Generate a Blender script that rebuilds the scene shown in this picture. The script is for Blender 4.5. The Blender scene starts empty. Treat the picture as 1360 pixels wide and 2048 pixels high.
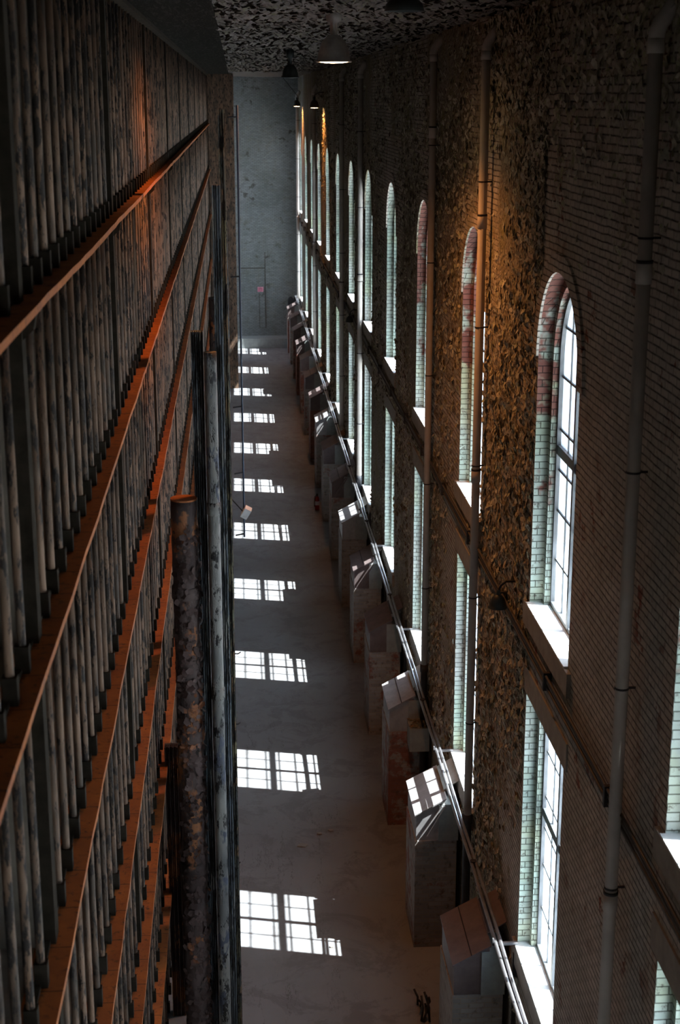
import bpy, bmesh, math, random
from mathutils import Vector, Matrix
random.seed(7)
S = bpy.context.scene
C = S.collection
PI = math.pi

# ------------------------------------------------------------ camera
F_PX, CX, CY, VX, VY, H = 3000.0, 680.0, 1024.0, 468.0, 195.0, 14.0
yv = Vector(((VX-CX)/F_PX, (CY-VY)/F_PX, 1.0)).normalized()
psi = -math.asin(yv.x); pit = math.acos(yv.z/math.cos(psi))
Fw = Vector((math.sin(psi)*math.cos(pit), math.cos(psi)*math.cos(pit), -math.sin(pit)))
Rt = Vector((math.cos(psi), -math.sin(psi), 0)); Up = Rt.cross(Fw)
cd = bpy.data.cameras.new('camera'); cam = bpy.data.objects.new('camera', cd); C.objects.link(cam)
cam.matrix_world = Matrix(((Rt.x, Up.x, -Fw.x, 0), (Rt.y, Up.y, -Fw.y, 0), (Rt.z, Up.z, -Fw.z, H), (0, 0, 0, 1)))
cd.sensor_fit = 'VERTICAL'; cd.sensor_height = 36; cd.lens = F_PX/2048*36
cd.clip_start = .05; cd.clip_end = 2000
cd.dof.use_dof = True; cd.dof.focus_distance = 24; cd.dof.aperture_fstop = 2.8
S.camera = cam

# ------------------------------------------------------------ world, sun, exposure
w = bpy.data.worlds.new('sky'); S.world = w; w.use_nodes = True
nt = w.node_tree; nt.nodes.clear()
sky = nt.nodes.new('ShaderNodeTexSky'); sky.sky_type = 'NISHITA'; sky.sun_disc = False
sky.sun_elevation = math.radians(56); sky.sun_rotation = math.radians(100); sky.dust_density = 2.0
bg = nt.nodes.new('ShaderNodeBackground'); bg.inputs['Strength'].default_value = 0.16
wo = nt.nodes.new('ShaderNodeOutputWorld')
hs = nt.nodes.new('ShaderNodeHueSaturation'); hs.inputs['Saturation'].default_value = .35
nt.links.new(sky.outputs[0], hs.inputs['Color']); nt.links.new(hs.outputs[0], bg.inputs[0]); nt.links.new(bg.outputs[0], wo.inputs[0])
sd = bpy.data.lights.new('sun', 'SUN'); sun = bpy.data.objects.new('sun', sd); C.objects.link(sun)
sd.energy = 13.0; sd.angle = math.radians(.53); sd.color = (1, .97, .92)
sun.rotation_euler = Vector((-1, .25, -1.53)).to_track_quat('-Z', 'Y').to_euler()
S.view_settings.view_transform = 'Standard'; S.view_settings.look = 'None'
S.view_settings.gamma = 1; S.view_settings.use_curve_mapping = False
S.view_settings.exposure = 2.2

# ------------------------------------------------------------ helpers
def link(o): C.objects.link(o); return o
def tag(o, label=None, cat=None, group=None, kind=None):
    if label: o['label'] = label
    if cat: o['category'] = cat
    if group: o['group'] = group
    if kind: o['kind'] = kind
    return o
def empty(name, loc=(0, 0, 0)):
    o = bpy.data.objects.new(name, None); o.location = loc; o.empty_display_size = .1; return link(o)
def obj(name, bm, mats, parent=None, smooth=False, loc=None):
    me = bpy.data.meshes.new(name)
    bmesh.ops.recalc_face_normals(bm, faces=bm.faces) if not getattr(bm, 'keep', False) and name not in KEEP else None
    if smooth:
        for f in bm.faces: f.smooth = True
    bm.to_mesh(me); bm.free()
    if not isinstance(mats, (list, tuple)): mats = [mats]
    for m in mats: me.materials.append(m)
    o = bpy.data.objects.new(name, me); link(o)
    if loc: o.location = loc
    if parent: o.parent = parent
    return o
KEEP = {'paint_flakes', 'wall_right'}
def copy_tree(o, parent=None):
    c = o.copy(); C.objects.link(c)
    if parent: c.parent = parent
    for ch in list(o.children): copy_tree(ch, c)
    return c
def bx(bm, x0, x1, y0, y1, z0, z1):
    v = [bm.verts.new(p) for p in ((x0, y0, z0), (x1, y0, z0), (x1, y1, z0), (x0, y1, z0), (x0, y0, z1), (x1, y0, z1), (x1, y1, z1), (x0, y1, z1))]
    for i in ((0, 3, 2, 1), (4, 5, 6, 7), (0, 1, 5, 4), (1, 2, 6, 5), (2, 3, 7, 6), (3, 0, 4, 7)): bm.faces.new([v[k] for k in i])
def box(*a):
    bm = bmesh.new(); bx(bm, *a); return bm
def tube(bm, pts, r, n=10, cap=True):
    pts = [Vector(p) for p in pts]; rs = r if isinstance(r, (list, tuple)) else [r]*len(pts)
    rings = []; up0 = None
    for i, p in enumerate(pts):
        d = (pts[min(i+1, len(pts)-1)] - pts[max(i-1, 0)])
        d = d.normalized() if d.length > 1e-9 else Vector((0, 0, 1))
        if up0 is None: up0 = Vector((1, 0, 0)) if abs(d.x) < .8 else Vector((0, 1, 0))
        a = (up0 - d*up0.dot(d)).normalized(); b = d.cross(a); up0 = a
        rings.append([bm.verts.new(p + (a*math.cos(2*PI*k/n) + b*math.sin(2*PI*k/n))*rs[i]) for k in range(n)])
    for A, B in zip(rings, rings[1:]):
        for k in range(n): bm.faces.new((A[k], A[(k+1) % n], B[(k+1) % n], B[k]))
    if cap: bm.faces.new(rings[0][::-1]); bm.faces.new(rings[-1])
def tubebm(pts, r, n=10):
    bm = bmesh.new(); tube(bm, pts, r, n); return bm
def lathe(bm, prof, n=24, c=(0, 0, 0)):
    rings = [[bm.verts.new((c[0]+r*math.cos(2*PI*k/n), c[1]+r*math.sin(2*PI*k/n), c[2]+z)) for k in range(n)] for r, z in prof]
    for A, B in zip(rings, rings[1:]):
        for k in range(n): bm.faces.new((A[k], A[(k+1) % n], B[(k+1) % n], B[k]))
def lathebm(prof, n=24, c=(0, 0, 0)):
    bm = bmesh.new(); lathe(bm, prof, n, c); return bm
def prism_y(bm, prof, y0, y1):       # prof: (x, z) polygon
    A = [bm.verts.new((x, y0, z)) for x, z in prof]; B = [bm.verts.new((x, y1, z)) for x, z in prof]
    n = len(prof); bm.faces.new(A); bm.faces.new(B[::-1])
    for k in range(n): bm.faces.new((A[k], A[(k+1) % n], B[(k+1) % n], B[k]))

# ------------------------------------------------------------ materials
class N:
    def __init__(s, name, rough=.8, metal=0.0, spec=.3):
        s.m = bpy.data.materials.new(name); s.m.use_nodes = True; s.t = s.m.node_tree
        s.b = s.t.nodes['Principled BSDF']; s.b.inputs['Roughness'].default_value = rough
        s.b.inputs['Metallic'].default_value = metal; s.b.inputs['Specular IOR Level'].default_value = spec
        s.co = s.n('ShaderNodeTexCoord').outputs['Object']
    def n(s, t, **k):
        nd = s.t.nodes.new(t)
        for a, v in k.items(): setattr(nd, a, v)
        return nd
    def l(s, a, b): s.t.links.new(a, b)
    def put(s, sock, v):
        if isinstance(v, (int, float)): sock.default_value = v
        elif isinstance(v, (tuple, list)): sock.default_value = v if len(v) == len(sock.default_value) else (*v, 1)
        else: s.l(v, sock)
    def world(s):
        g = s.n('ShaderNodeNewGeometry'); return g.outputs['Position']
    def math(s, op, a, b=0.0, c=0.0):
        nd = s.n('ShaderNodeMath', operation=op)
        s.put(nd.inputs[0], a); s.put(nd.inputs[1], b); s.put(nd.inputs[2], c); return nd.outputs[0]
    def sep(s, v):
        nd = s.n('ShaderNodeSeparateXYZ'); s.l(v, nd.inputs[0]); return nd.outputs
    def comb(s, x, y, z=0.0):
        nd = s.n('ShaderNodeCombineXYZ'); s.put(nd.inputs[0], x); s.put(nd.inputs[1], y); s.put(nd.inputs[2], z); return nd.outputs[0]
    def scale(s, v, sc):
        nd = s.n('ShaderNodeMapping'); s.l(v, nd.inputs[0]); nd.inputs['Scale'].default_value = sc; return nd.outputs[0]
    def noise(s, v, sc, det=4.0, rough=.6, dist=0.0):
        nd = s.n('ShaderNodeTexNoise'); s.l(v, nd.inputs['Vector']); nd.inputs['Scale'].default_value = sc
        nd.inputs['Detail'].default_value = det; nd.inputs['Roughness'].default_value = rough; nd.inputs['Distortion'].default_value = dist
        return nd.outputs['Fac']
    def voro(s, v, sc, feat='F1', out='Distance'):
        nd = s.n('ShaderNodeTexVoronoi', feature=feat); s.l(v, nd.inputs['Vector']); nd.inputs['Scale'].default_value = sc
        return nd.outputs[out]
    def ramp(s, f, *st):
        nd = s.n('ShaderNodeValToRGB'); s.l(f, nd.inputs[0]); e = nd.color_ramp.elements
        while len(e) < len(st): e.new(.5)
        for k, (p, c) in enumerate(st):
            e[k].position = p; e[k].color = (c, c, c, 1) if isinstance(c, (int, float)) else (*c, 1)
        return nd.outputs[0]
    def mix(s, f, a, b, mode='MIX'):
        nd = s.n('ShaderNodeMix', data_type='RGBA', blend_type=mode)
        s.put(nd.inputs[0], f); s.put(nd.inputs[6], a); s.put(nd.inputs[7], b); return nd.outputs[2]
    def brick(s, v, bw=.22, rh=.078, mort=.008, c1=(.5, .5, .5), c2=(.3, .3, .3), m=(0, 0, 0), sq=1):
        nd = s.n('ShaderNodeTexBrick'); s.l(v, nd.inputs['Vector']); i = nd.inputs
        i['Scale'].default_value = 1; i['Brick Width'].default_value = bw; i['Row Height'].default_value = rh
        i['Mortar Size'].default_value = mort; i['Mortar Smooth'].default_value = .3
        s.put(i['Color1'], c1); s.put(i['Color2'], c2); s.put(i['Mortar'], m); return nd.outputs
    def col(s, v): s.put(s.b.inputs['Base Color'], v)
    def bump(s, h, st=.5, dist=.02, prev=None):
        nd = s.n('ShaderNodeBump'); nd.inputs['Strength'].default_value = st; nd.inputs['Distance'].default_value = dist
        s.l(h, nd.inputs['Height'])
        if prev: s.l(prev, nd.inputs['Normal'])
        s.l(nd.outputs[0], s.b.inputs['Normal']); return nd.outputs[0]

def warp(M, p, amt=.02, sc=3.0):
    nz = M.n('ShaderNodeTexNoise'); M.l(p, nz.inputs['Vector']); nz.inputs['Scale'].default_value = sc
    a = M.n('ShaderNodeVectorMath', operation='SUBTRACT'); M.l(nz.outputs['Color'], a.inputs[0]); a.inputs[1].default_value = (.5, .5, .5)
    b = M.n('ShaderNodeVectorMath', operation='SCALE'); M.l(a.outputs[0], b.inputs[0]); b.inputs['Scale'].default_value = amt
    c = M.n('ShaderNodeVectorMath', operation='ADD'); M.l(p, c.inputs[0]); M.l(b.outputs[0], c.inputs[1]); return c.outputs[0]

def brick_wall_mat(name, axis='Y', paint=(.62, .54, .47), rough_zone=True, red=(.26, .09, .055)):
    M = N(name, .85); p = M.world(); pw = warp(M, p, .035, 2.2); x, y, z = M.sep(pw)
    u = y if axis == 'Y' else x
    B = M.brick(M.comb(u, z), mort=.011, c1=(1, 1, 1), c2=(.78, .78, .78), m=(.55, .52, .5))
    row = M.math('ABSOLUTE', M.math('SUBTRACT', M.math('FRACT', M.math('DIVIDE', z, .078)), .5))
    lw = M.math('ADD', .33, M.math('MULTIPLY', M.noise(p, 5.5, 4, .7), .24))
    line = M.ramp(M.math('SUBTRACT', row, lw), (.0, 1), (.04, .12))
    hb = M.math('MULTIPLY', B[0], line)
    big = M.noise(p, .45, 3, .6); med = M.noise(p, 3.0, 5, .7); fine = M.noise(p, 26, 4, .7)
    pa = M.mix(M.ramp(big, (.35, 0), (.7, 1)), paint, tuple(c*f for c, f in zip(paint, (.74, .76, .72))))
    pa = M.mix(M.ramp(med, (.5, 0), (.8, .6)), pa, (.24, .21, .13))
    # bare red bricks where the paint has gone
    bare = M.math('MULTIPLY', M.ramp(med, (.56, 0), (.60, 1)), M.ramp(M.noise(p, .8, 3), (.50, 0), (.62, 1)))
    base = M.mix(bare, pa, red)
    base = M.mix(M.math('MULTIPLY', M.ramp(fine, (.55, 0), (.75, .5)), 1), base, (.12, .10, .075))
    bc = M.mix(1.0, base, hb, 'MULTIPLY')
    if rough_zone:
        yy = M.sep(p)[1]; zz = M.sep(p)[2]
        zone = M.ramp(M.math('ADD', M.math('MULTIPLY', M.math('SUBTRACT', yy, 17.9), .5), M.math('MULTIPLY', M.math('SUBTRACT', M.noise(p, 1.1, 5, .65), .5), 4.0)), (.35, 0), (.65, 1))
        keep = M.ramp(M.noise(M.scale(p, (1, .35, .22)), 1.0, 4, .6), (.38, 0), (.5, 1))
        zone = M.math('MULTIPLY', zone, keep)
        fl = M.voro(warp(M, p, .1, 9), 17); fl2 = M.voro(warp(M, p, .08, 7), 34, out='Color')
        rc = M.mix(M.sep(fl2)[0], (.12, .095, .07), (.42, .365, .27))
        rc = M.mix(M.ramp(M.noise(p, 1.6, 3), (.5, 0), (.7, .7)), rc, (.22, .20, .075))
        col = M.mix(zone, bc, rc)
        hgt = M.mix(zone, hb, M.math('MULTIPLY', M.math('ADD', fl, M.sep(fl2)[1]), 1.1))
    else:
        col = bc; hgt = M.mix(.25, hb, fine)
    M.col(col)
    n1 = M.bump(hgt, .9, .03)
    M.bump(fine, .5, .012, n1)
    return M.m

def jamb_mat():
    M = N('jamb_brick', .7); p = M.world(); pw = warp(M, p, .015, 3); x, y, z = M.sep(pw)
    B = M.brick(M.comb(M.math('ADD', x, y), z), bw=.24, rh=.085, mort=.007, c1=(1, 1, 1), c2=(.8, .8, .8), m=(.22, .22, .2))
    k = M.noise(M.comb(M.math('MULTIPLY', y, .17), M.math('MULTIPLY', z, .35)), 1.0, 2)
    g = M.mix(M.ramp(k, (.38, 0), (.62, 1)), (.37, .46, .385), (.44, .45, .41))
    g = M.mix(M.ramp(M.noise(p, .9, 3), (.5, 0), (.7, .8)), g, (.42, .45, .27))
    redm = M.ramp(M.math('ADD', M.noise(p, 1.3, 4, .7), M.math('ADD', M.math('MULTIPLY', M.math('SUBTRACT', z, 9.4), .07), M.math('MULTIPLY', M.math('MAXIMUM', M.math('SUBTRACT', y, 31), 0.0), -.03))), (.55, 0), (.62, 1))
    c = M.mix(redm, g, M.mix(M.noise(p, 9, 2), (.17, .04, .03), (.27, .13, .095)))
    c = M.mix(M.ramp(M.noise(p, 12, 5, .7), (.57, 0), (.66, .8)), c, (.10, .08, .06))
    M.col(M.mix(1.0, c, B[0], 'MULTIPLY'))
    n1 = M.bump(B[0], .6, .02); M.bump(M.noise(p, 20, 5), .5, .012, n1); return M.m

def peel_metal(name, cols, base=(.02, .017, .014), vs=(1, 1, .22), sc=9, rough=.6, amt=.5, metal=0.0):
    M = N(name, rough, metal, .35); p = M.world(); q = M.scale(p, vs)
    n1 = M.noise(q, sc, 6, .7); n2 = M.noise(q, sc*.3, 3, .6); n3 = M.noise(q, sc*3, 4, .7)
    oi = M.n('ShaderNodeObjectInfo').outputs['Random']
    c = M.mix(M.ramp(n2, (.4, 0), (.6, 1)), cols[0], cols[1])
    if len(cols) > 2: c = M.mix(M.ramp(M.noise(q, sc*.55, 4, .65), (.55, 0), (.6, 1)), c, cols[2])
    thr = M.math('ADD', n1, M.math('MULTIPLY', M.math('SUBTRACT', oi, .5), .12))
    c = M.mix(M.ramp(thr, (amt, 0), (amt+.04, 1)), c, base)
    M.col(c); a = M.bump(M.ramp(n1, (amt-.02, 1), (amt+.05, 0)), .6, .012); M.bump(n3, .4, .006, a); return M.m

def plain(name, c, rough=.6, metal=0.0, var=.25, sc=6, bump=.2, spec=.35):
    M = N(name, rough, metal, spec); p = M.world(); n = M.noise(p, sc, 5, .65)
    M.col(M.mix(M.ramp(n, (.3, 0), (.7, 1)), tuple(x*(1-var) for x in c), tuple(min(1, x*(1+var)) for x in c)))
    M.bump(M.noise(p, sc*5, 4), bump, .004); return M.m

m_wall = brick_wall_mat('painted_brick_wall')
m_back = brick_wall_mat('far_brick_wall', 'X', (.36, .37, .36), False, (.15, .14, .12))
m_jamb = jamb_mat()
def floor_mat():
    M = N('concrete_floor', .42, 0, .35); p = M.world()
    n = M.noise(p, .35, 5, .6); d = M.noise(M.scale(p, (1, .3, 1)), 3.5, 6, .7)
    c = M.mix(M.ramp(n, (.3, 0), (.7, 1)), (.27, .275, .285), (.20, .195, .195))
    c = M.mix(M.ramp(d, (.5, 0), (.8, .5)), c, (.30, .29, .30))
    c = M.mix(M.ramp(M.noise(p, 1.1, 6, .75, .6), (.42, .55), (.5, 0)), c, (.15, .14, .14))
    v = M.math('ABSOLUTE', M.math('SUBTRACT', M.noise(M.scale(p, (1.6, .28, 1)), 1.0, 6, .62), .5))
    c = M.mix(M.math('MULTIPLY', M.ramp(v, (0, .8), (.0022, 0)), M.ramp(M.noise(p, .3, 2), (.5, 0), (.6, 1))), c, (.06, .055, .05))
    c = M.mix(M.ramp(M.noise(p, 22, 4, .7), (.66, 0), (.72, .7)), c, (.10, .095, .09))
    M.col(c); M.put(M.b.inputs['Roughness'], M.ramp(d, (.3, .34), (.7, .55))); M.bump(d, .12, .006); return M.m
m_floor = floor_mat()
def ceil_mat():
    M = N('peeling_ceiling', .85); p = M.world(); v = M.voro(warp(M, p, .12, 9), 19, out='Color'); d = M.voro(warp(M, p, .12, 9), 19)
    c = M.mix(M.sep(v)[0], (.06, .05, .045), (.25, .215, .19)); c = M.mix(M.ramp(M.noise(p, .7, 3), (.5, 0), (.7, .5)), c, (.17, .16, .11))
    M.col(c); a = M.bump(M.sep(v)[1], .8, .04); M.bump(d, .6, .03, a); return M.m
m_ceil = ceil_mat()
m_bar = peel_metal('bar_paint', [(.21, .125, .078), (.075, .052, .036), (.15, .085, .05)], (.026, .018, .013), (1, 1, .3), 17, .75, .52)
m_post = plain('post_paint', (.032, .025, .018), .95, var=.4, spec=.05)
def ledge_mat():
    M = N('rust_orange_ledge', .75); p = M.world(); x, y, z = M.sep(p)
    n = M.noise(p, 2.5, 5, .65)
    c = M.mix(M.ramp(n, (.35, 0), (.65, 1)), (.42, .12, .022), (.27, .075, .02))
    c = M.mix(M.ramp(M.noise(p, 14, 4, .7), (.55, 0), (.68, .8)), c, (.05, .03, .02))
    cr = M.math('ABSOLUTE', M.math('SUBTRACT', M.math('FRACT', M.math('ADD', M.math('MULTIPLY', y, 1.95), M.math('MULTIPLY', M.noise(p, 3, 3), .12))), .5))
    c = M.mix(M.ramp(cr, (0, .9), (.02, 0)), c, (.02, .014, .01))
    M.col(c); M.bump(M.noise(p, 10, 5), .4, .01); return M.m
m_ledge = ledge_mat()
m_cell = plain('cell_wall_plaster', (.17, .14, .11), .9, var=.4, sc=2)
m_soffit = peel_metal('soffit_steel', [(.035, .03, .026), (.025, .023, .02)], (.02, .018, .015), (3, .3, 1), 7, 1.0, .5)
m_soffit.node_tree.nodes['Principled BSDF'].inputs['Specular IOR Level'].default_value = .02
m_stone = plain('sill_stone', (.30, .275, .24), .8, var=.2, sc=5, bump=.4)
m_sill = plain('white_sill_paint', (.62, .61, .58), .6, var=.12, sc=7)
m_frame = plain('bronze_window_frame', (.10, .105, .11), .45, var=.2)
m_pvc = plain('grey_plastic_pipe', (.43, .38, .335), .6, var=.12, sc=3, bump=.05)
m_band = plain('dark_rubber_band', (.02, .018, .02), .6)
m_cast = plain('dark_cast_iron', (.035, .035, .038), .55, var=.3)
m_cond = plain('galvanised_conduit', (.42, .41, .42), .35, .85, var=.2)
m_cond2 = plain('painted_wall_conduit', (.09, .075, .06), .5, var=.3)
m_hood = plain('maroon_sheet_metal', (.17, .13, .125), .5, .1, var=.2, sc=4)
m_hood2 = plain('bare_and_sunlit_metal', (.40, .38, .38), .45, .3, var=.2, sc=5)
m_duct = plain('grey_duct_panel', (.30, .32, .31), .55, .0, var=.15)
m_lampgrey = plain('lamp_housing_grey', (.30, .29, .27), .45, .3)
m_lampdark = plain('lamp_housing_dark', (.035, .04, .038), .5, .2)
m_rust = peel_metal('flaking_rusty_pipe', [(.10, .07, .062), (.05, .032, .028), (.30, .12, .05)], (.022, .013, .01), (1, 1, .6), 5, .8, .54)
m_rusttop = plain('orange_rust_cap', (.36, .12, .04), .8)
m_pipeg = peel_metal('flaking_grey_pipe', [(.26, .25, .225), (.15, .15, .14), (.09, .10, .13)], (.018, .016, .015), (1, 1, .4), 8, .6, .52)
m_pipeb = peel_metal('flaking_blue_grey_steel', [(.14, .165, .19), (.09, .10, .105), (.24, .235, .21)], (.018, .018, .017), (1, 1, .2), 9, .6, .52)
m_pipeo = peel_metal('flaking_ochre_steel', [(.24, .21, .12), (.11, .11, .10), (.30, .19, .11)], (.02, .016, .013), (1, 1, .3), 12, .7, .5)
m_blue = plain('blue_grey_conduit', (.05, .07, .11), .5)
m_red = plain('red_enamel', (.35, .02, .015), .35)
m_white = plain('white_plastic', (.7, .7, .7), .5)
m_pink = plain('pink_sign_face', (.75, .30, .36), .6)
m_ground = plain('pale_concrete_yard', (.62, .62, .60), .9, var=.08, sc=.2)
m_dark = plain('blackened_steel', (.012, .011, .012), .7)
def box_brick():
    M = N('old_painted_brick', .85); p = M.world(); pw = warp(M, p, .012, 4); x, y, z = M.sep(pw)
    B = M.brick(M.comb(M.math('ADD', x, y), z), c1=(1, 1, 1), c2=(.7, .7, .7), m=(.9, .8, .7), mort=.008)
    r = M.ramp(M.math('ADD', M.noise(p, 2.2, 5, .7), M.math('MULTIPLY', M.math('SUBTRACT', M.noise(p, .11, 1), .5), 1.4)), (.55, 0), (.62, 1))
    c = M.mix(r, (.36, .33, .31), M.mix(M.noise(p, 8, 2), (.24, .085, .065), (.33, .17, .13)))
    c = M.mix(M.ramp(M.noise(p, 9, 4), (.55, 0), (.72, .8)), c, (.12, .10, .09))
    M.col(M.mix(1.0, c, B[0], 'MULTIPLY')); M.bump(B[0], .7, .012); return M.m
m_boxb = box_brick()
def glass_mat():
    M = bpy.data.materials.new('milky_window_glass'); M.use_nodes = True; t = M.node_tree; t.nodes.clear()
    o = t.nodes.new('ShaderNodeOutputMaterial'); tr = t.nodes.new('ShaderNodeBsdfTransparent'); tr.inputs[0].default_value = (.84, .93, 1, 1)
    tl = t.nodes.new('ShaderNodeBsdfTranslucent'); tl.inputs[0].default_value = (.48, .64, .85, 1)
    gl = t.nodes.new('ShaderNodeBsdfGlossy'); gl.inputs['Roughness'].default_value = .05
    m1 = t.nodes.new('ShaderNodeMixShader'); m1.inputs[0].default_value = .42
    m2 = t.nodes.new('ShaderNodeMixShader'); m2.inputs[0].default_value = .06
    t.links.new(tr.outputs[0], m1.inputs[1]); t.links.new(tl.outputs[0], m1.inputs[2])
    t.links.new(m1.outputs[0], m2.inputs[1]); t.links.new(gl.outputs[0], m2.inputs[2]); t.links.new(m2.outputs[0], o.inputs[0]); return M
m_glass = glass_mat()
def emit(name, c, s):
    M = bpy.data.materials.new(name); M.use_nodes = True; b = M.node_tree.nodes['Principled BSDF']
    b.inputs['Emission Color'].default_value = (*c, 1); b.inputs['Emission Strength'].default_value = s; return M
m_glow = emit('glowing_lamp_lens', (1, .62, .30), 9)

# ------------------------------------------------------------ setting
XW, YB, YF, ZC = 3.6, -9.0, 87.6, 15.12
def st(o, label): return tag(o, label, kind='structure')
st(obj('floor', box(-3.6, 4.35, YB, YF+.4, -.2, 0), m_floor), 'smooth grey concrete floor of the long hall')
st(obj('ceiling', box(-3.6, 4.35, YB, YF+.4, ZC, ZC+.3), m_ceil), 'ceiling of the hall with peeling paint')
st(obj('wall_back', box(-3.6, 4.35, YF, YF+.4, 0, ZC), m_back), 'far end wall of grey painted brick')
st(obj('wall_front', box(-3.6, 4.35, YB-.3, YB, 0, ZC), m_back), 'brick end wall behind the viewpoint')
bm = bmesh.new(); bx(bm, -3.6, -3.4, YB, 82, 0, ZC)
LEDGE = [12.82 - 2.13*k for k in range(6)]
for z in LEDGE: bx(bm, -3.4, -1.42, YB, 81.9, z-.12, z-.005)
bx(bm, -3.4, -1.42, 81.9, 82, 0, ZC)
for k in range(-1, 12): bx(bm, -3.4, -1.42, 2+7*k-.05, 2+7*k+.05, 0, ZC)
st(obj('wall_left', bm, m_cell), 'inner walls and floors of the stacked cells behind the bars')
st(obj('trim_1', box(-1.42, -.24, YB, YF, ZC-.05, ZC-.002), m_soffit), 'dark steel soffit strip where the ceiling meets the cells')
bm = bmesh.new(); bx(bm, 4.35, 260, -120, 320, -1.0, -.8)
st(obj('exterior_ground', bm, m_ground), 'pale sunlit yard outside the windows')
bm = bmesh.new(); bx(bm, 4.35, 8.3, YB, YF+.4, 15.5, 15.75)  # unseen slab, added to keep upper-window sun off the cell fronts
st(obj('added_sun_blocker', bm, m_soffit), 'unseen slab added outside the window wall to block high sun')
bm = bmesh.new(); bx(bm, -.6, 3.3, YF-1.2, YF, 0, .55)
st(obj('trim_2', bm, m_duct), 'low concrete plinth at the foot of the far wall')

NW = [k for k in range(-4, 13)]
def wc(k): return 17.7 + 6.18*(k-1) - 1.12      # window centre; k=1 is the first whole window in view
ZL0, ZL1, ZU0, ZUS = 3.05, 6.68, 7.87, 11.0
bm = bmesh.new()
def q(a, mi=0):
    f = bm.faces.new([bm.verts.new(p) for p in a]); f.material_index = mi
def plane(X, hw, mi):
    lo, hi = YB, YF; prev = lo
    for k in NW:
        c = wc(k)
        q([(X, prev, 0), (X, prev, ZC), (X, c-hw, ZC), (X, c-hw, 0)], mi); prev = c+hw
        q([(X, c-hw, 0), (X, c-hw, ZL0), (X, c+hw, ZL0), (X, c+hw, 0)], mi)
        q([(X, c-hw, ZL1), (X, c-hw, ZU0), (X, c+hw, ZU0), (X, c+hw, ZL1)], mi)
        A = [(c-hw*math.cos(PI*i/20), ZUS+hw*math.sin(PI*i/20)) for i in range(21)]
        for (y0, z0), (y1, z1) in zip(A, A[1:]): q([(X, y0, z0), (X, y0, ZC), (X, y1, ZC), (X, y1, z1)], mi)
    q([(X, prev, 0), (X, prev, ZC), (X, hi, ZC), (X, hi, 0)], mi)
def reveal(X0, X1, hw, mi):
    for k in NW:
        c = wc(k)
        for y in (c-hw, c+hw):
            q([(X0, y, ZL0), (X1, y, ZL0), (X1, y, ZL1), (X0, y, ZL1)], mi)
            q([(X0, y, ZU0), (X1, y, ZU0), (X1, y, ZUS), (X0, y, ZUS)], mi)
        for z in (ZL0, ZL1, ZU0): q([(X0, c-hw, z), (X1, c-hw, z), (X1, c+hw, z), (X0, c+hw, z)], mi)
        A = [(c-hw*math.cos(PI*i/20), ZUS+hw*math.sin(PI*i/20)) for i in range(21)]
        for (y0, z0), (y1, z1) in zip(A, A[1:]): q([(X0, y0, z0), (X1, y0, z0), (X1, y1, z1), (X0, y1, z1)], mi)
plane(XW, 1.12, 0); reveal(XW, 3.76, 1.12, 1); plane(3.76, 1.0, 1); reveal(3.76, 4.12, 1.0, 1); plane(4.12, 1.0, 0)
# raised brick hood round each arch
for k in NW:
    c = wc(k)
    A = [(-math.cos(PI*i/20), math.sin(PI*i/20)) for i in range(21)]
    for (a0, b0), (a1, b1) in zip(A, A[1:]):
        r0, r1, X = 1.12, 1.34, XW-.03
        q([(X, c+a0*r0, ZUS+b0*r0), (X, c+a0*r1, ZUS+b0*r1), (X, c+a1*r1, ZUS+b1*r1), (X, c+a1*r0, ZUS+b1*r0)], 0)
        q([(X, c+a0*r1, ZUS+b0*r1), (XW, c+a0*r1, ZUS+b0*r1), (XW, c+a1*r1, ZUS+b1*r1), (X, c+a1*r1, ZUS+b1*r1)], 0)
        q([(X, c+a0*r0, ZUS+b0*r0), (X, c+a1*r0, ZUS+b1*r0), (XW, c+a1*r0, ZUS+b1*r0), (XW, c+a0*r0, ZUS+b0*r0)], 0)
st(obj('wall_right', bm, [m_wall, m_jamb]), 'tall window wall of peeling painted brick')

# unseen window added beyond the cells so daylight reaches the far wall
r_ = empty('window_90'); fb = bmesh.new()
for y in (82.05, 83.4, 84.75, 86.1, 87.4): bx(fb, -3.58, -3.48, y-.05, y+.05, 1, 14.9)
for z in (1.0, 3.8, 6.6, 9.4, 12.2, 14.9): bx(fb, -3.58, -3.48, 82, 87.5, z-.05, z+.05)
obj('window_frame', fb, m_frame, r_); obj('apron', box(-3.6, -3.4, 82, YF, 0, 1), m_wall, r_)
fb = bmesh.new(); fb.faces.new([fb.verts.new(p) for p in ((-3.53, 82, 1), (-3.53, 87.5, 1), (-3.53, 87.5, 15), (-3.53, 82, 15))]); obj('pane', fb, m_glass, r_)
st(r_, 'added tall side window beyond the end of the cells, out of sight')

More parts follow.
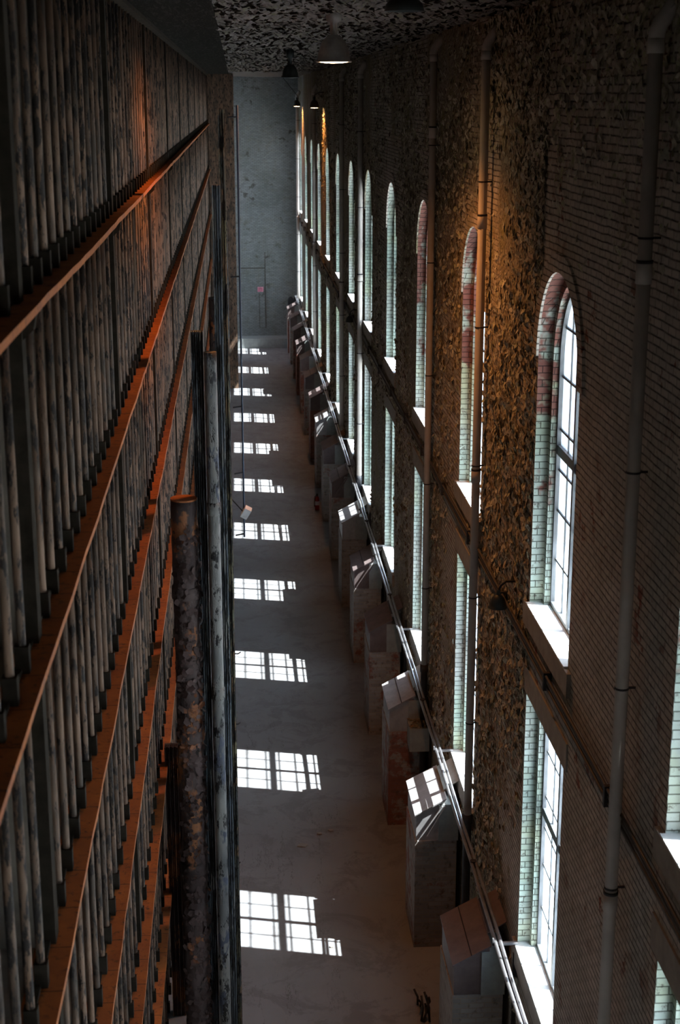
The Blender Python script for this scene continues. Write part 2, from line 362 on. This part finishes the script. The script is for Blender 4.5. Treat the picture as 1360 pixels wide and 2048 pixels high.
# windows
def window(arched):
    z0, z1 = (ZU0, ZUS+1.0) if arched else (ZL0, ZL1)
    root = empty('window_1'); zt = 9.88 if arched else 5.05; h = 1.0
    fr = bmesh.new(); X0, X1 = 3.83, 3.93; t = .055
    top = ZUS if arched else z1
    bx(fr, X0, X1, -h, -h+t, z0, top); bx(fr, X0, X1, h-t, h, z0, top); bx(fr, X0, X1, -h, h, z0, z0+.07)
    if arched:
        A = [(-math.cos(PI*i/20), math.sin(PI*i/20)) for i in range(21)]
        for (a0, b0), (a1, b1) in zip(A, A[1:]):
            V = [[fr.verts.new((X, a*r, ZUS+b*r)) for (a, b, r) in ((a0, b0, h-t), (a0, b0, h), (a1, b1, h), (a1, b1, h-t))] for X in (X0, X1)]
            fr.faces.new(V[0]); fr.faces.new(V[1][::-1])
            for i in range(4): fr.faces.new((V[0][i], V[1][i], V[1][(i+1) % 4], V[0][(i+1) % 4]))
    else: bx(fr, X0, X1, -h, h, z1-.06, z1)
    wf = obj('window_frame', fr, m_frame, root)
    obj('transom', box(3.84, 3.92, -h+t, h-t, zt-.06, zt+.06), m_frame, root)
    def ztop(y): return ZUS+math.sqrt(max(0, (h-.03)**2-y*y)) if arched else z1-.05
    m = bmesh.new(); bx(m, 3.82, 3.94, -.04, .04, z0+.05, ztop(.04)); obj('mullion', m, m_frame, root)
    mu = bmesh.new()
    for y in (-.5, .5): bx(mu, 3.865, 3.895, y-.016, y+.016, z0+.05, ztop(.5))
    zs = [z0+.62, z0+1.25, zt-.22, zt+.22, zt+.85, zt+1.45] if not arched else [z0+.62, z0+1.25, zt-.25, zt+.25, zt+.9, zt+1.5]
    for z in zs: bx(mu, 3.865, 3.895, -h+t, h-t, z-.014, z+.014)
    obj('muntin', mu, m_frame, wf)
    g = bmesh.new()
    if arched:
        pts = [(-h+.02, z0+.03), (h-.02, z0+.03)] + [(math.cos(PI*i/20)*(h-.02), ZUS+math.sin(PI*i/20)*(h-.02)) for i in range(21)]
    else: pts = [(-h+.02, z0+.03), (h-.02, z0+.03), (h-.02, z1-.03), (-h+.02, z1-.03)]
    g.faces.new([g.verts.new((3.88, y, z)) for y, z in pts]); tag(obj('pane', g, m_glass, root), 'milky glass panes')
    s = bmesh.new(); bx(s, XW-.05, 3.84, -1.30, 1.30, z0-.30, z0-.012); obj('sill_stone', s, m_stone, root)
    obj('sill_top', box(XW-.05, 3.84, -1.12, 1.12, z0-.012, z0+.012), m_sill, root)
    if not arched: obj('lintel_stone', box(XW-.02, 3.8, -1.30, 1.30, z1, z1+.34), m_stone, root)
    return root
pu, pl = window(True), window(False); n = 0
for k in NW:
    for p, nm in ((pu, 'arched upper'), (pl, 'rectangular lower')):
        n += 1; o = p if k == NW[0] else copy_tree(p); o.name = 'window_%d' % n; o.location = (0, wc(k), 0)
        pos = 'behind the viewpoint' if k < 0 else 'number %d along the right wall from the near edge' % (k+1)
        st(o, '%s window, %s' % (nm, pos)); 

# ------------------------------------------------------------ left: cell fronts and ledges
ORD = ['top', 'second', 'third', 'fourth', 'fifth', 'sixth', 'lowest']
def cell_front(h):
    root = empty('cell_front')
    for i in range(13):
        y = .5+.5*i; b = bmesh.new()
        tube(b, [(0, 0, 0), (0, 0, h*.5), (0, 0, h)], .028, 8)
        br = obj('bar', b, m_bar, root, True, (0, y, 0))
        obj('bar_foot', box(-.04, .045, -.04, .04, 0, .17), m_post, br)
    obj('post', box(-.05, .035, -.02, .14, 0, h), m_post, root)
    bm = bmesh.new(); bx(bm, -.05, -.0, .14, 6.98, 0, .03); bx(bm, -.05, 0.0, .14, 6.98, h-.05, h); obj('rail', bm, m_post, root)
    return root
fronts = {}
for t in range(7):
    z0 = LEDGE[t] + .0 if t < 6 else 0.0
    z1 = (ZC-.05) if t == 0 else LEDGE[t-1]-.14
    key = round(z1-z0, 2)
    for k in range(11):
        if key in fronts: o = copy_tree(fronts[key])
        else: o = cell_front(z1-z0); fronts[key] = o
        o.location = (-1.32, 2+7*k, z0)
        bay = ['nearest bay', 'second bay', 'third bay', 'fourth bay', 'fifth bay', 'sixth bay', 'seventh bay', 'eighth bay', 'ninth bay', 'tenth bay', 'eleventh bay', 'farthest bay'][k]
        tag(o, 'row of flaking steel bars on the %s cell tier, %s from the viewpoint' % (ORD[t], bay), 'cell bars', 'barred cell fronts stacked along the left side')
for t, z in enumerate(LEDGE):
    r = empty('tier_ledge', (0, 0, z))
    bm = bmesh.new(); ys = [YB+.5*i for i in range(int((81.9-YB)/.5)+1)]
    secs = []
    for y in ys:
        dz = .004*math.sin(y*.9+t)+random.uniform(-.003, .003); dx = random.uniform(-.005, .005)
        secs.append([bm.verts.new(p) for p in ((-1.42, y, 0), (-1.18+dx, y, dz), (-1.18+dx, y, -.05+dz), (-1.42, y, -.09))])
    for A, B in zip(secs, secs[1:]):
        for i in range(4): bm.faces.new((A[i], A[(i+1) % 4], B[(i+1) % 4], B[i]))
    bm.faces.new(secs[0]); bm.faces.new(secs[-1][::-1])
    obj('plate', bm, m_ledge, r)
    for i, y in enumerate([2+7*j for j in range(11)]):
        g = bmesh.new(); prism_y(g, [(-1.42, -.09), (-1.2, -.06), (-1.22, -.16), (-1.42, -.34)], y+.02, y+.12); obj('bracket', g, m_post, r)
    tag(r, ['brown rusted ledge under the topmost row of cell bars', 'second ledge from the top, rust orange steel with cracked plates', 'third ledge from the top, bright orange with dark cracks', 'fourth ledge down the stack of cells, orange steel', 'fifth ledge down the stack of cells, narrow orange strip', 'lowest orange ledge, just above the ground floor cells'][t], 'ledge', 'ledges of the cell tiers')
r = st(obj('trim_3', box(-1.42, -1.2, YB, YF, ZC-.1, ZC-.05), m_post), 'dark rail along the top of the cells')

# pipes standing in front of the cells
def zline(x, y, Y):      # world point at depth Y for a pixel of the photograph
    d = Fw + Rt*((x-CX)/F_PX) + Up*((CY-y)/F_PX); return Vector((0, 0, H)) + d*(Y/d.y)
def standpipe(name, X, Y, zt, r, mat, topmat, label, cat='pipe', seed=0, joints=()):
    root = empty(name, (X, Y, 0)); rnd = random.Random(seed); b = bmesh.new(); nz = int(zt/.12); N_ = 20
    rings = []
    for i in range(nz+1):
        z = zt*i/nz
        rings.append([b.verts.new(((r*(1+rnd.uniform(-.03, .05)))*math.cos(2*PI*k/N_), (r*(1+rnd.uniform(-.03, .05)))*math.sin(2*PI*k/N_), z)) for k in range(N_)])
    for A, B in zip(rings, rings[1:]):
        for k in range(N_): b.faces.new((A[k], A[(k+1) % N_], B[(k+1) % N_], B[k]))
    b.faces.new(rings[-1]); obj('pipe_body', b, mat, root, True)
    if topmat: obj('cap', lathebm([(0, zt+.012), (r*1.02, zt+.012), (r*1.04, zt-.01)], 24), topmat, root)
    for z in joints: obj('joint_collar', lathebm([(r*1.0, z-.09), (r*1.14, z-.08), (r*1.14, z+.08), (r*1.0, z+.09)], 20), mat, root, True)
    tag(root, label, cat); return root
standpipe('standpipe', -.79, 20, 8.69, .18, m_rust, m_rusttop, 'thick rusty pipe with flat orange top, paint flaking off in scales', seed=1, joints=(7.35, 5.2, 3.1))
def xa(x, Y, y=1300): return zline(x, y, Y).x
standpipe('standpipe', xa(434, 19.8), 19.8, 10.75, .085, m_pipeg, None, 'grey flaking pipe just right of the thick orange topped pipe', seed=2, joints=(8.6, 5.9))
standpipe('standpipe', -.62, 41.5, 8.69, .18, m_rust, m_lampdark, 'dark rusty pipe farther along, its flat top at mid height of the cells', seed=3)
standpipe('standpipe', -.53, 61.5, 9.2, .15, m_pipeb, None, 'farthest of the thick dark pipes before the cells', seed=4)
def steel(name, X0, X1, Y, z1, mat, label):
    b = bmesh.new(); t = .012; W = X1-X0
    for i in range(int(W/.03)+1): 
        x = X0+i*.03; bx(b, x, min(x+.018, X1), Y-.03+(.02 if i % 2 else 0), Y+.1, 0, z1)
    bx(b, X0, X1, Y+.08, Y+.14, 0, z1)
    tag(obj(name, b, mat), label, 'steel upright')
steel('steel_upright', xa(398, 20.6), xa(421, 20.6), 20.6, 10.9, m_pipeb, 'ribbed grey green steel upright between the two nearest pipes')
steel('steel_upright', xa(322, 20.9), xa(352, 20.9), 20.9, 4.6, m_rust, 'rusty orange flecked steel upright low down left of the thick pipe')
steel('steel_upright', xa(444, 20.0), xa(460, 20.0), 20.0, 12.9, m_pipeb, 'ribbed blue grey steel upright at the edge of the aisle')
steel('steel_upright', xa(458, 20.3), xa(470, 20.3), 20.3, 13.85, m_pipeo, 'ochre flecked steel upright closest to the open floor')
st(obj('wall_end', box(-1.25, -.03, 74, 82, 0, ZC-.05), m_bar), 'dark steel clad end block beyond the last cells')

# slim conduit with a floodlight
r = empty('conduit_riser', (.035, 20.6, 7.95))
obj('conduit', tubebm([(0, 0, 0), (0, 0, 5.95)], .014, 8), m_blue, r)
for z in (.05, .95, 1.9, 3.7, 5.8): obj('clamp', tubebm([(-.12, -.08, z), (.0, 0, z)], .011, 6), m_band, r)
tag(r, 'slim dark blue conduit hanging clear of the left side over the floor', 'conduit')
r = empty('floodlight', (.065, 20.54, 8.33))
b = bmesh.new(); bx(b, -.05, .05, -.05, .05, -.08, .08); o = obj('housing', b, m_white, r); o.rotation_euler = (.3, .5, 0)
obj('arm', tubebm([(-.05, 0, .02), (-.22, .0, .22)], .008, 6), m_band, r)
tag(r, 'small grey floodlight clamped to the slim blue conduit', 'floodlight')
def wire(pts, lab):
    tag(obj('wire_loop', tubebm(pts, .004, 6), m_white, smooth=True), lab, 'wire')
P = [zline(*a, 20.2) for a in ((462, 1972), (468, 1978), (472, 1990), (470, 2000), (462, 2003))]; wire(P, 'short curl of white wire at the bottom edge of the steel uprights')
P = [zline(*a, 20.2) for a in ((461, 2003), (466, 2015), (470, 2028), (467, 2040))]; wire(P, 'second curl of white wire hanging below the first')
for i, (x, y) in enumerate([(474, 1312-5), (476, 1448), (480, 1727)]):
    p = zline(469, y, 20.3)
    b = tubebm([(p.x-.05, p.y, p.z), (p.x+.05, p.y, p.z-.005), (p.x+.09, p.y, p.z+.02)], .009, 6)
    tag(obj('pipe_hook', b, m_band, smooth=True), ['small iron hook sticking out over the floor, uppermost of three', 'middle of the three small iron hooks over the floor', 'lowest of the three small iron hooks over the floor'][i], 'hook', 'iron hooks at the edge of the aisle')

# ------------------------------------------------------------ right: downpipes
def downpipe(Y, X, zf, zt, r, label, bands, elbow=True, low=True):
    root = empty('downpipe', (X, Y, zf)); h = zt-zf
    pts = [(0, 0, 0), (0, 0, h)]
    obj('pipe_body', tubebm(pts, r, 20), m_pvc, root, True)
    if elbow:
        e = [(0, 0, h-.02), (0, 0, h+.06), (.03, 0, h+.14), (.10, -.02, h+.24), (.16, -.04, h+.34)] if True else []
        b = bmesh.new(); tube(b, e, [r*1.12]*5, 18); el = obj('elbow', b, m_pvc, root, True)
        obj('elbow_collar', lathebm([(r, h-.1), (r*1.16, h-.1), (r*1.16, h+.02), (r, h+.02)], 20), m_pvc, el, True)
    for z in bands:
        cp = obj('coupling', lathebm([(r*1.0, z-zf-.09), (r*1.14, z-zf-.085), (r*1.14, z-zf+.085), (r*1.0, z-zf+.09)], 20), m_pvc, root, True)
        obj('coupling_ring', lathebm([(r*1.13, z-zf+.085), (r*1.17, z-zf+.085), (r*1.17, z-zf+.115), (r*1.0, z-zf+.115)], 20), m_band, cp, True)
    zz = zf+1.7
    while zz < zt-.5:
        b = bmesh.new(); tube(b, [(-r*1.1, 0, zz-zf), (0, -r*1.1, zz-zf), (r*1.1, 0, zz-zf)], .007, 5)
        lathe(b, [(r*1.01, zz-zf-.01), (r*1.08, zz-zf-.01), (r*1.08, zz-zf+.01), (r*1.01, zz-zf+.01)], 16)
        bx(b, r*.9, XW-X+.01, -.008, .008, zz-zf-.01, zz-zf+.01)
        obj('strap', b, m_band, root); zz += 2.05
    if low:
        obj('lower_section', lathebm([(0, -zf+.0), (r*1.05, -zf+.0), (r*1.05, -.02), (r*1.25, 0), (r*1.25, .14), (r*1.0, .15)], 16), m_cast, root, True)
    tag(root, label, 'drainpipe', 'downpipes on the window wall'); return root
downpipe(12.7, 3.47, 2.95, 14.45, .062, 'nearest grey plastic downpipe, running the full height at the right', (12.55, 6.55))
downpipe(21.35, 3.47, 2.96, 14.6, .062, 'grey downpipe crossing in front of the second arched window from the right', (12.3, 8.6))
downpipe(27.0, 3.47, 3.29, 14.7, .062, 'grey downpipe third from the right with a black band near its top', (13.4,))
downpipe(42.4, 3.45, 3.2, 14.6, .075, 'fourth grey downpipe from the right, along the middle of the wall', (9.1,))
downpipe(49.9, 3.45, 3.25, 14.6, .075, 'fifth grey downpipe from the right', (8.0,), low=False)
downpipe(67.5, 3.45, 3.0, 14.2, .075, 'sixth grey downpipe from the right beside the distant windows', (7.7,), low=False)
downpipe(84.6, 3.42, 2.9, 14.0, .085, 'farthest grey downpipe, in the corner by the end wall', (7.6,), low=False)

# conduits along the wall
r = empty('wall_conduit_run', (3.52, 0, 7.40))
for i, (dx, dz, rr) in enumerate(((0.03, 0, .03), (0, .075, .016), (.02, -.075, .018))):
    pts = [(dx, YB+.2+1.5*j, dz+.008*math.sin(j*1.3+i)) for j in range(64)]
    obj('conduit', tubebm(pts, rr, 8), m_cond2, r, True)
for j in range(30): obj('clamp', box(-.03, .07, 1.2+3.0*j, 1.26+3.0*j, -.11, .11), m_cast, r)
tag(r, 'bundle of three dark conduits along the wall between the two rows of windows', 'conduit')
r = empty('aisle_conduit_run', (3.29, 0, 3.10))
for i, (dx, dz, rr) in enumerate(((0, 0, .026), (.065, .01, .024))):
    pts = [(dx+.006*math.sin(j*2.1+i), YB+.2+1.5*j, dz+.012*math.sin(j*1.7+i)) for j in range(64)]
    obj('conduit', tubebm(pts, rr, 10), m_cond, r, True)
for k in NW:
    y = wc(k)+1.05; b = bmesh.new(); bx(b, -.04, .30, y, y+.04, -.05, -.01); bx(b, -.04, -.02, y, y+.04, -.05, .05)
    obj('hanger', b, m_cond, r)
for k in NW:
    y = wc(k)+3.2; b = bmesh.new(); lathe(b, [(.0, -.05), (.05, -.05), (.05, .05), (0, .05)], 12, (.03, y, 0)); obj('junction_box', b, m_cast, r)
tag(r, 'pair of shiny galvanised conduits running above the brick radiator boxes', 'conduit')

# ------------------------------------------------------------ radiator boxes
def radiator(i, Y, lab, style):
    L = 1.3; rt = empty('radiator_box', (2.80, Y, 0)); hz = 2.0
    b = bmesh.new(); bx(b, 0, .70, 0, L, 0, hz); obj('brick_base', b, m_boxb, rt)
    hm = m_hood2 if style in (1, 2, 5, 8) else m_hood  # second box's paler metal puts the sunlit lid's brightness into its colour
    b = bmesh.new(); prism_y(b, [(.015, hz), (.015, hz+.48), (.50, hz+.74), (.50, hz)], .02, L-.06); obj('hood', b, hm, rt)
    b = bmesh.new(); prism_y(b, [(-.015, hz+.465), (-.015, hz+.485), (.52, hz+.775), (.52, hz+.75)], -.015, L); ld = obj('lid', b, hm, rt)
    if style % 2 == 0: obj('lid_seam', (lambda bb: (prism_y(bb, [(.24, hz+.62), (.24, hz+.632), (.252, hz+.639), (.252, hz+.627)], -.01, L-.005), bb)[1])(bmesh.new()), m_band, ld)
    obj('duct_panel', box(.39, .72, -.012, .5, hz, hz+.66), m_duct, rt)
    b = bmesh.new(); prism_y(b, [(.50, hz+.80), (.50, hz+.815), (.77, hz+.98), (.77, hz+.965)], .25, L-.15); obj('wall_flashing', b, m_stone if style % 3 else hm, rt)
    if style == 2:
        b = box(.36, .74, -.5, -.02, hz-.2, hz+.28); obj('side_casing', b, m_duct, rt)
        b = bmesh.new(); rnd = random.Random(3)
        for _ in range(120):
            x, y = rnd.uniform(.38, .72), rnd.uniform(-.48, -.05); s = rnd.uniform(.015, .035); a = rnd.uniform(0, 6)
            v = [b.verts.new((x+s*math.cos(a+t)*1.3, y+s*math.sin(a+t), hz+.285+rnd.uniform(0, .03))) for t in (0, 1.6, 3.1, 4.7)]; b.faces.new(v)
        tag(obj('fallen_paint', b, m_pipeo, rt), 'olive paint chips lying on the casing', kind='stuff')
    if style in (1, 4, 6):
        b = bmesh.new()
        for dx in (.06, .17): 
            tube(b, [(.03+dx, -.03, hz+.10), (.42+dx*.4, -.03, hz+.64)], .014, 6)
        obj('brace', b, hm, rt)
    b = bmesh.new(); bx(b, .74, .79, -.45, -.40, .0, hz+.9); obj('steam_pipe', b, m_cast, rt)
    tag(rt, lab, 'radiator box', 'brick radiator boxes along the window wall')
BY = [18.1, 22.59, 27.07, 31.47, 36.0, 40.4, 45.0, 49.4, 54.0, 58.5, 63.0, 67.5, 72.0, 76.4, 80.8, 84.6]
LB = ['nearest brick radiator box, cut off by the bottom edge, with slanted maroon lid',
      'brick radiator box with window light across its slanted lid and two slanting braces',
      'brick radiator box with bare metal lid and grey casing topped with paint chips',
      'red brick radiator box with a plain maroon hood', 'brick radiator box with crossed light on its open metal braces',
      'brick radiator box with a pale tilted lid catching bright sun']
OO = ['seventh', 'eighth', 'ninth', 'tenth', 'eleventh', 'twelfth', 'thirteenth', 'fourteenth', 'fifteenth', 'sixteenth']
for i, Y in enumerate(BY): radiator(i, Y, LB[i] if i < 6 else '%s brick radiator box from the near end of the row' % OO[i-6], i)

# dark cabinet in the far corner
r = empty('steel_cabinet', (3.2, 86.3, 0))
b = bmesh.new(); prism_y(b, [(-.32, 0), (-.32, 2.7), (-.26, 2.86), (-.14, 2.93), (-.02, 2.85), (.03, 2.78), (.08, 2.88), (.2, 2.98), (.36, 2.95), (.39, 0)], -.3, .5); obj('cabinet_body', b, m_dark, r)
obj('cabinet_door', box(-.28, .0, -.32, -.30, .1, 2.6), m_dark, r)
tag(r, 'black round topped steel cabinet in the far right corner', 'cabinet')

# sign, door outline on far wall
r = empty('wall_notice', (1.33, YF, 3.25)); obj('board', box(-.17, .17, -.03, 0, -.14, .14), m_pink, r)
b = bmesh.new()
for j in range(3): bx(b, -.13, .13, -.034, -.03, -.09+.07*j, -.065+.07*j)
obj('print', b, plain('pink_print', (.6, .12, .2), .6), r)
tag(r, 'small pink notice fixed to the far wall', 'notice')
b = bmesh.new(); X0, X1 = .1, 1.62
bx(b, X0, X1, YF-.02, YF, 4.46, 4.5); bx(b, X1-.03, X1+.01, YF-.03, YF, 1.0, 5.4); bx(b, 1.25, 1.28, YF-.02, YF, 1.0, 3.05); bx(b, 1.25, 1.6, YF-.02, YF, 1.0, 1.03)
tag(obj('wall_conduit', b, m_cond2), 'thin dark conduit outlining a rectangle on the far wall', 'conduit')

# fire extinguisher
r = empty('fire_extinguisher', (2.66, 50.9, 0))
obj('cylinder', lathebm([(0, 0), (.075, 0), (.08, .03), (.08, .40), (.06, .47), (.025, .50), (0, .5)], 16), m_red, r, True)
obj('label_band', lathebm([(.0815, .18), (.0815, .32)], 16), m_white, r, True)
obj('valve', box(-.03, .03, -.03, .03, .5, .58), m_band, r); obj('hose', tubebm([(.0, -.03, .55), (-.08, -.05, .5), (-.1, -.05, .3), (-.095, -.03, .12)], .012, 6), m_band, r, True)
tag(r, 'small red fire extinguisher on the floor beside a brick radiator box', 'fire extinguisher')

# floor debris
rnd = random.Random(11)
for i, (x, y, s, lab) in enumerate([(605, 1692, .10, 'pale paint chip, largest, on the floor left of the second radiator box'), (640, 1668, .05, 'small pale paint chip beyond the largest chip on the floor'), (662, 1662, .05, 'thin pale paint chip farther right on the open floor'), (578+85, 1895, .04, 'tiny paint chip just right of the nearest sun patch'), (780, 1580, .07, 'dark scrap on the floor beside the third radiator box')]):
    d = Fw + Rt*((x-CX)/F_PX) + Up*((CY-y)/F_PX); p = Vector((0, 0, H)) + d*(-H/d.z)
    b = bmesh.new(); n = 7; A = [b.verts.new((s*1.5*math.cos(2*PI*k/n)*rnd.uniform(.5, 1), s*math.sin(2*PI*k/n)*rnd.uniform(.5, 1), .004)) for k in range(n)]
    B = [b.verts.new((v.co.x*.9, v.co.y*.9, .02+rnd.uniform(0, .01))) for v in A]; b.faces.new(A[::-1]); b.faces.new(B)
    for k in range(n): b.faces.new((A[k], A[(k+1) % n], B[(k+1) % n], B[k]))
    tag(obj('paint_chip', b, m_stone if i < 4 else m_dark, loc=(p.x, p.y, 0)), lab, 'paint chip', 'chips on the floor')
# scraps between the two nearest boxes
r = empty('scrap_iron', (2.72, 20.6, 0)); b = bmesh.new()
for j in range(7):
    a = Vector((rnd.uniform(-.06, .1), rnd.uniform(-.3, .3), .02)); e = a + Vector((rnd.uniform(-.1, .1), rnd.uniform(-.2, .2), rnd.uniform(.15, .5))); tube(b, [a, (a+e)/2+Vector((.03, 0, 0)), e], .018, 6)
obj('twisted_rods', b, m_cast, r, True); tag(r, 'tangle of black scrap iron on the floor behind the nearest radiator box', 'scrap')

# ------------------------------------------------------------ lamps
def bell(root, sc, housing, lit, z=0):
    o = obj('shade', lathebm([(.05*sc, .36*sc+z), (.10*sc, .34*sc+z), (.17*sc, .26*sc+z), (.215*sc, .12*sc+z), (.225*sc, .03*sc+z), (.25*sc, .02*sc+z), (.25*sc, 0+z), (.225*sc, .0+z), (.20*sc, .1*sc+z), (.15*sc, .24*sc+z), (.04*sc, .33*sc+z)], 32), housing, root, True)
    obj('lens', lathebm([(0, -.015*sc+z), (.12*sc, -.01*sc+z), (.222*sc, .006*sc+z)], 28), m_glow if lit else m_lampdark, o, True)
def lampspot(loc, energy, size=150, blend=.6, aim=(0, 0, -1), col=(1, .36, .09)):
    l = bpy.data.lights.new('lamp_light', 'SPOT'); l.energy = energy; l.spot_size = math.radians(size); l.spot_blend = blend; l.color = col; l.shadow_soft_size = .12
    o = bpy.data.objects.new('lamp_light', l); C.objects.link(o); o.location = loc; o.rotation_euler = Vector(aim).to_track_quat('-Z', 'Y').to_euler(); return o
def pendant(X, Y, z, sc, lit, lab, grey=True):
    r = empty('pendant_lamp', (X, Y, z)); hm = m_lampgrey if grey else m_lampdark
    bell(r, sc, hm, lit)
    obj('neck', lathebm([(.05*sc, .34*sc), (.05*sc, .52*sc), (.105*sc, .54*sc), (.115*sc, .72*sc), (.06*sc, .75*sc), (.0, .75*sc)], 20), hm, r, True)
    obj('stem', tubebm([(0, 0, .7*sc), (0, 0, ZC-z)], .02*sc, 8), hm, r); obj('ceiling_plate', lathebm([(.0, ZC-z-.04), (.07, ZC-z-.04), (.07, ZC-z-.001)], 16), hm, r)
    tag(r, lab, 'lamp', 'bell lamps of the hall')
    if lit: lampspot((X, Y, z-.04), lit, size=160, aim=(-.32, .0, -1))
pendant(1.385, 21.6, 14.47, 1.0, 195, 'glowing bell pendant lamp under the ceiling, nearest of the lit ones')
pendant(1.33, 36.8, 14.45, .85, 0, 'unlit dark bell pendant lamp beyond the glowing one', False)
r = empty('dome_lamp', (1.9, 17.4, 14.92)); obj('shade', lathebm([(0, .17), (.12, .16), (.2, .08), (.225, 0), (.21, 0), (.18, .08), (0, .15)], 28), m_lampdark, r, True)
obj('mount', lathebm([(.0, .2), (.08, .2), (.08, .15)], 16), m_lampdark, r); tag(r, 'wide dark dome lamp tight under the ceiling at the top edge', 'lamp', 'bell lamps of the hall')
def walllamp(X, Y, z, sc, lit, lab, arm):
    r = empty('wall_lamp', (X, Y, z)); bell(r, sc, m_lampdark, bool(lit))
    obj('cap', lathebm([(.05*sc, .34*sc), (.06*sc, .5*sc), (0, .5*sc)], 16), m_lampdark, r, True)
    obj('bracket', tubebm([(0, 0, .45*sc), (.03, 0, .6*sc)] + arm, .016, 8), m_band, r, True)
    tag(r, lab, 'lamp', 'bell lamps of the hall')
    if lit: lampspot((X, Y, z-.04), lit, aim=(.35, -.25, -1), size=110)
walllamp(3.22, 62.5, 13.6, .85, 150, 'lit bell lamp on the wall, brighter of the two distant ones', [(.2, 0, .6), (.38, 0, .6)])
walllamp(3.30, 82.0, 13.55, .9, 130, 'farthest lit bell lamp near the end wall', [(-.1, 0, .7), (-.8, 0, 1.55)])
walllamp(3.36, 18.6, 7.50, .5, 0, 'dark bell shaped lamp on the wall near the first arched window', [(.1, 0, .36), (.26, 0, .36)])
walllamp(3.32, 44.5, 7.55, .5, 0, 'small dark bell lamp halfway along the wall conduits', [(.1, 0, .36), (.3, 0, .36)])

# ------------------------------------------------------------ paint flakes
def flakes(label, gen, n, mat, smin, smax):
    b = bmesh.new(); rnd = random.Random(n)
    for _ in range(n):
        p, nrm = gen(rnd)
        s = rnd.uniform(smin, smax); u = nrm.orthogonal().normalized(); v = nrm.cross(u); a = rnd.uniform(0, 6.28)
        e1 = u*math.cos(a)+v*math.sin(a); e2 = v*math.cos(a)-u*math.sin(a); lift = rnd.uniform(.2, 1.0)*s
        e3 = e1*s; e4 = e2*s*rnd.uniform(.5, 1.2); q0 = p + nrm*.003
        vs = [b.verts.new(c) for c in (q0-e3-e4*.6, q0+e3*.2-e4+nrm*lift*.15, q0+e3+nrm*lift*.8, q0+e3*.4+e4+nrm*lift, q0-e3*.7+e4*.7+nrm*lift*.3)]
        b.faces.new(vs)
    tag(obj('paint_flakes', b, mat), label, 'paint flakes', kind='stuff')
m_flake = peel_metal('curling_paint', [(.56, .53, .42), (.34, .30, .22), (.38, .38, .22)], (.15, .12, .085), (1, 1, 1), 14, .8, .56)
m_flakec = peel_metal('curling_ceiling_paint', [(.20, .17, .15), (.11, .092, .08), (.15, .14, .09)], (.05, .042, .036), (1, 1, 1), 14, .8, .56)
def openhit(y, z):
    for k in NW:
        d = y-wc(k)
        if abs(d) < 1.2 and (ZL0-.3 < z < ZL1+.34 or ZU0-.3 < z < ZUS): return True
        if z >= ZUS and d*d+(z-ZUS)**2 < 1.35**2: return True
    return False
def gwall(rnd):
    while True:
        y = 17.6 + 50*rnd.random()**1.6; z = rnd.uniform(2.0, 15)
        if not openhit(y, z) and (math.sin(y*.9+z*.35)+math.sin(y*.37-z*.8+1) + rnd.uniform(-1, 1)) > -.7: return Vector((XW, y, z)), Vector((-1, 0, 0))
def gwall2(rnd):
    while True:
        y = rnd.uniform(11.8, 22); z = 15.1-abs(rnd.gauss(0, 1.0))
        if not openhit(y, z): return Vector((XW, y, z)), Vector((-1, 0, 0))
def gceil(rnd): return Vector((rnd.uniform(-.24, 3.6), 14+55*rnd.random()**1.3, ZC)), Vector((0, 0, -1))
flakes('curled flakes of olive paint on the window wall', gwall, 26000, m_flake, .022, .062)
flakes('olive paint flakes high on the near window wall', gwall2, 3500, m_flake, .02, .06)
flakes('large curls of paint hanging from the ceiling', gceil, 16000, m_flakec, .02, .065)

def gpipe(rnd):
    a = rnd.uniform(-2.6, .6); z = rnd.uniform(.3, 8.3); n = Vector((math.cos(a), math.sin(a), 0))
    return Vector((-.79, 20, z)) + n*.184, (n+Vector((0, 0, .25))).normalized()
m_flakep = peel_metal('curling_rust_paint', [(.13, .085, .075), (.07, .042, .035), (.28, .11, .05)], (.03, .018, .014), (1, 1, 1), 3, .8, .62)
flakes('scales of rusty paint lifting from the thick orange topped pipe', gpipe, 900, m_flakep, .02, .06)
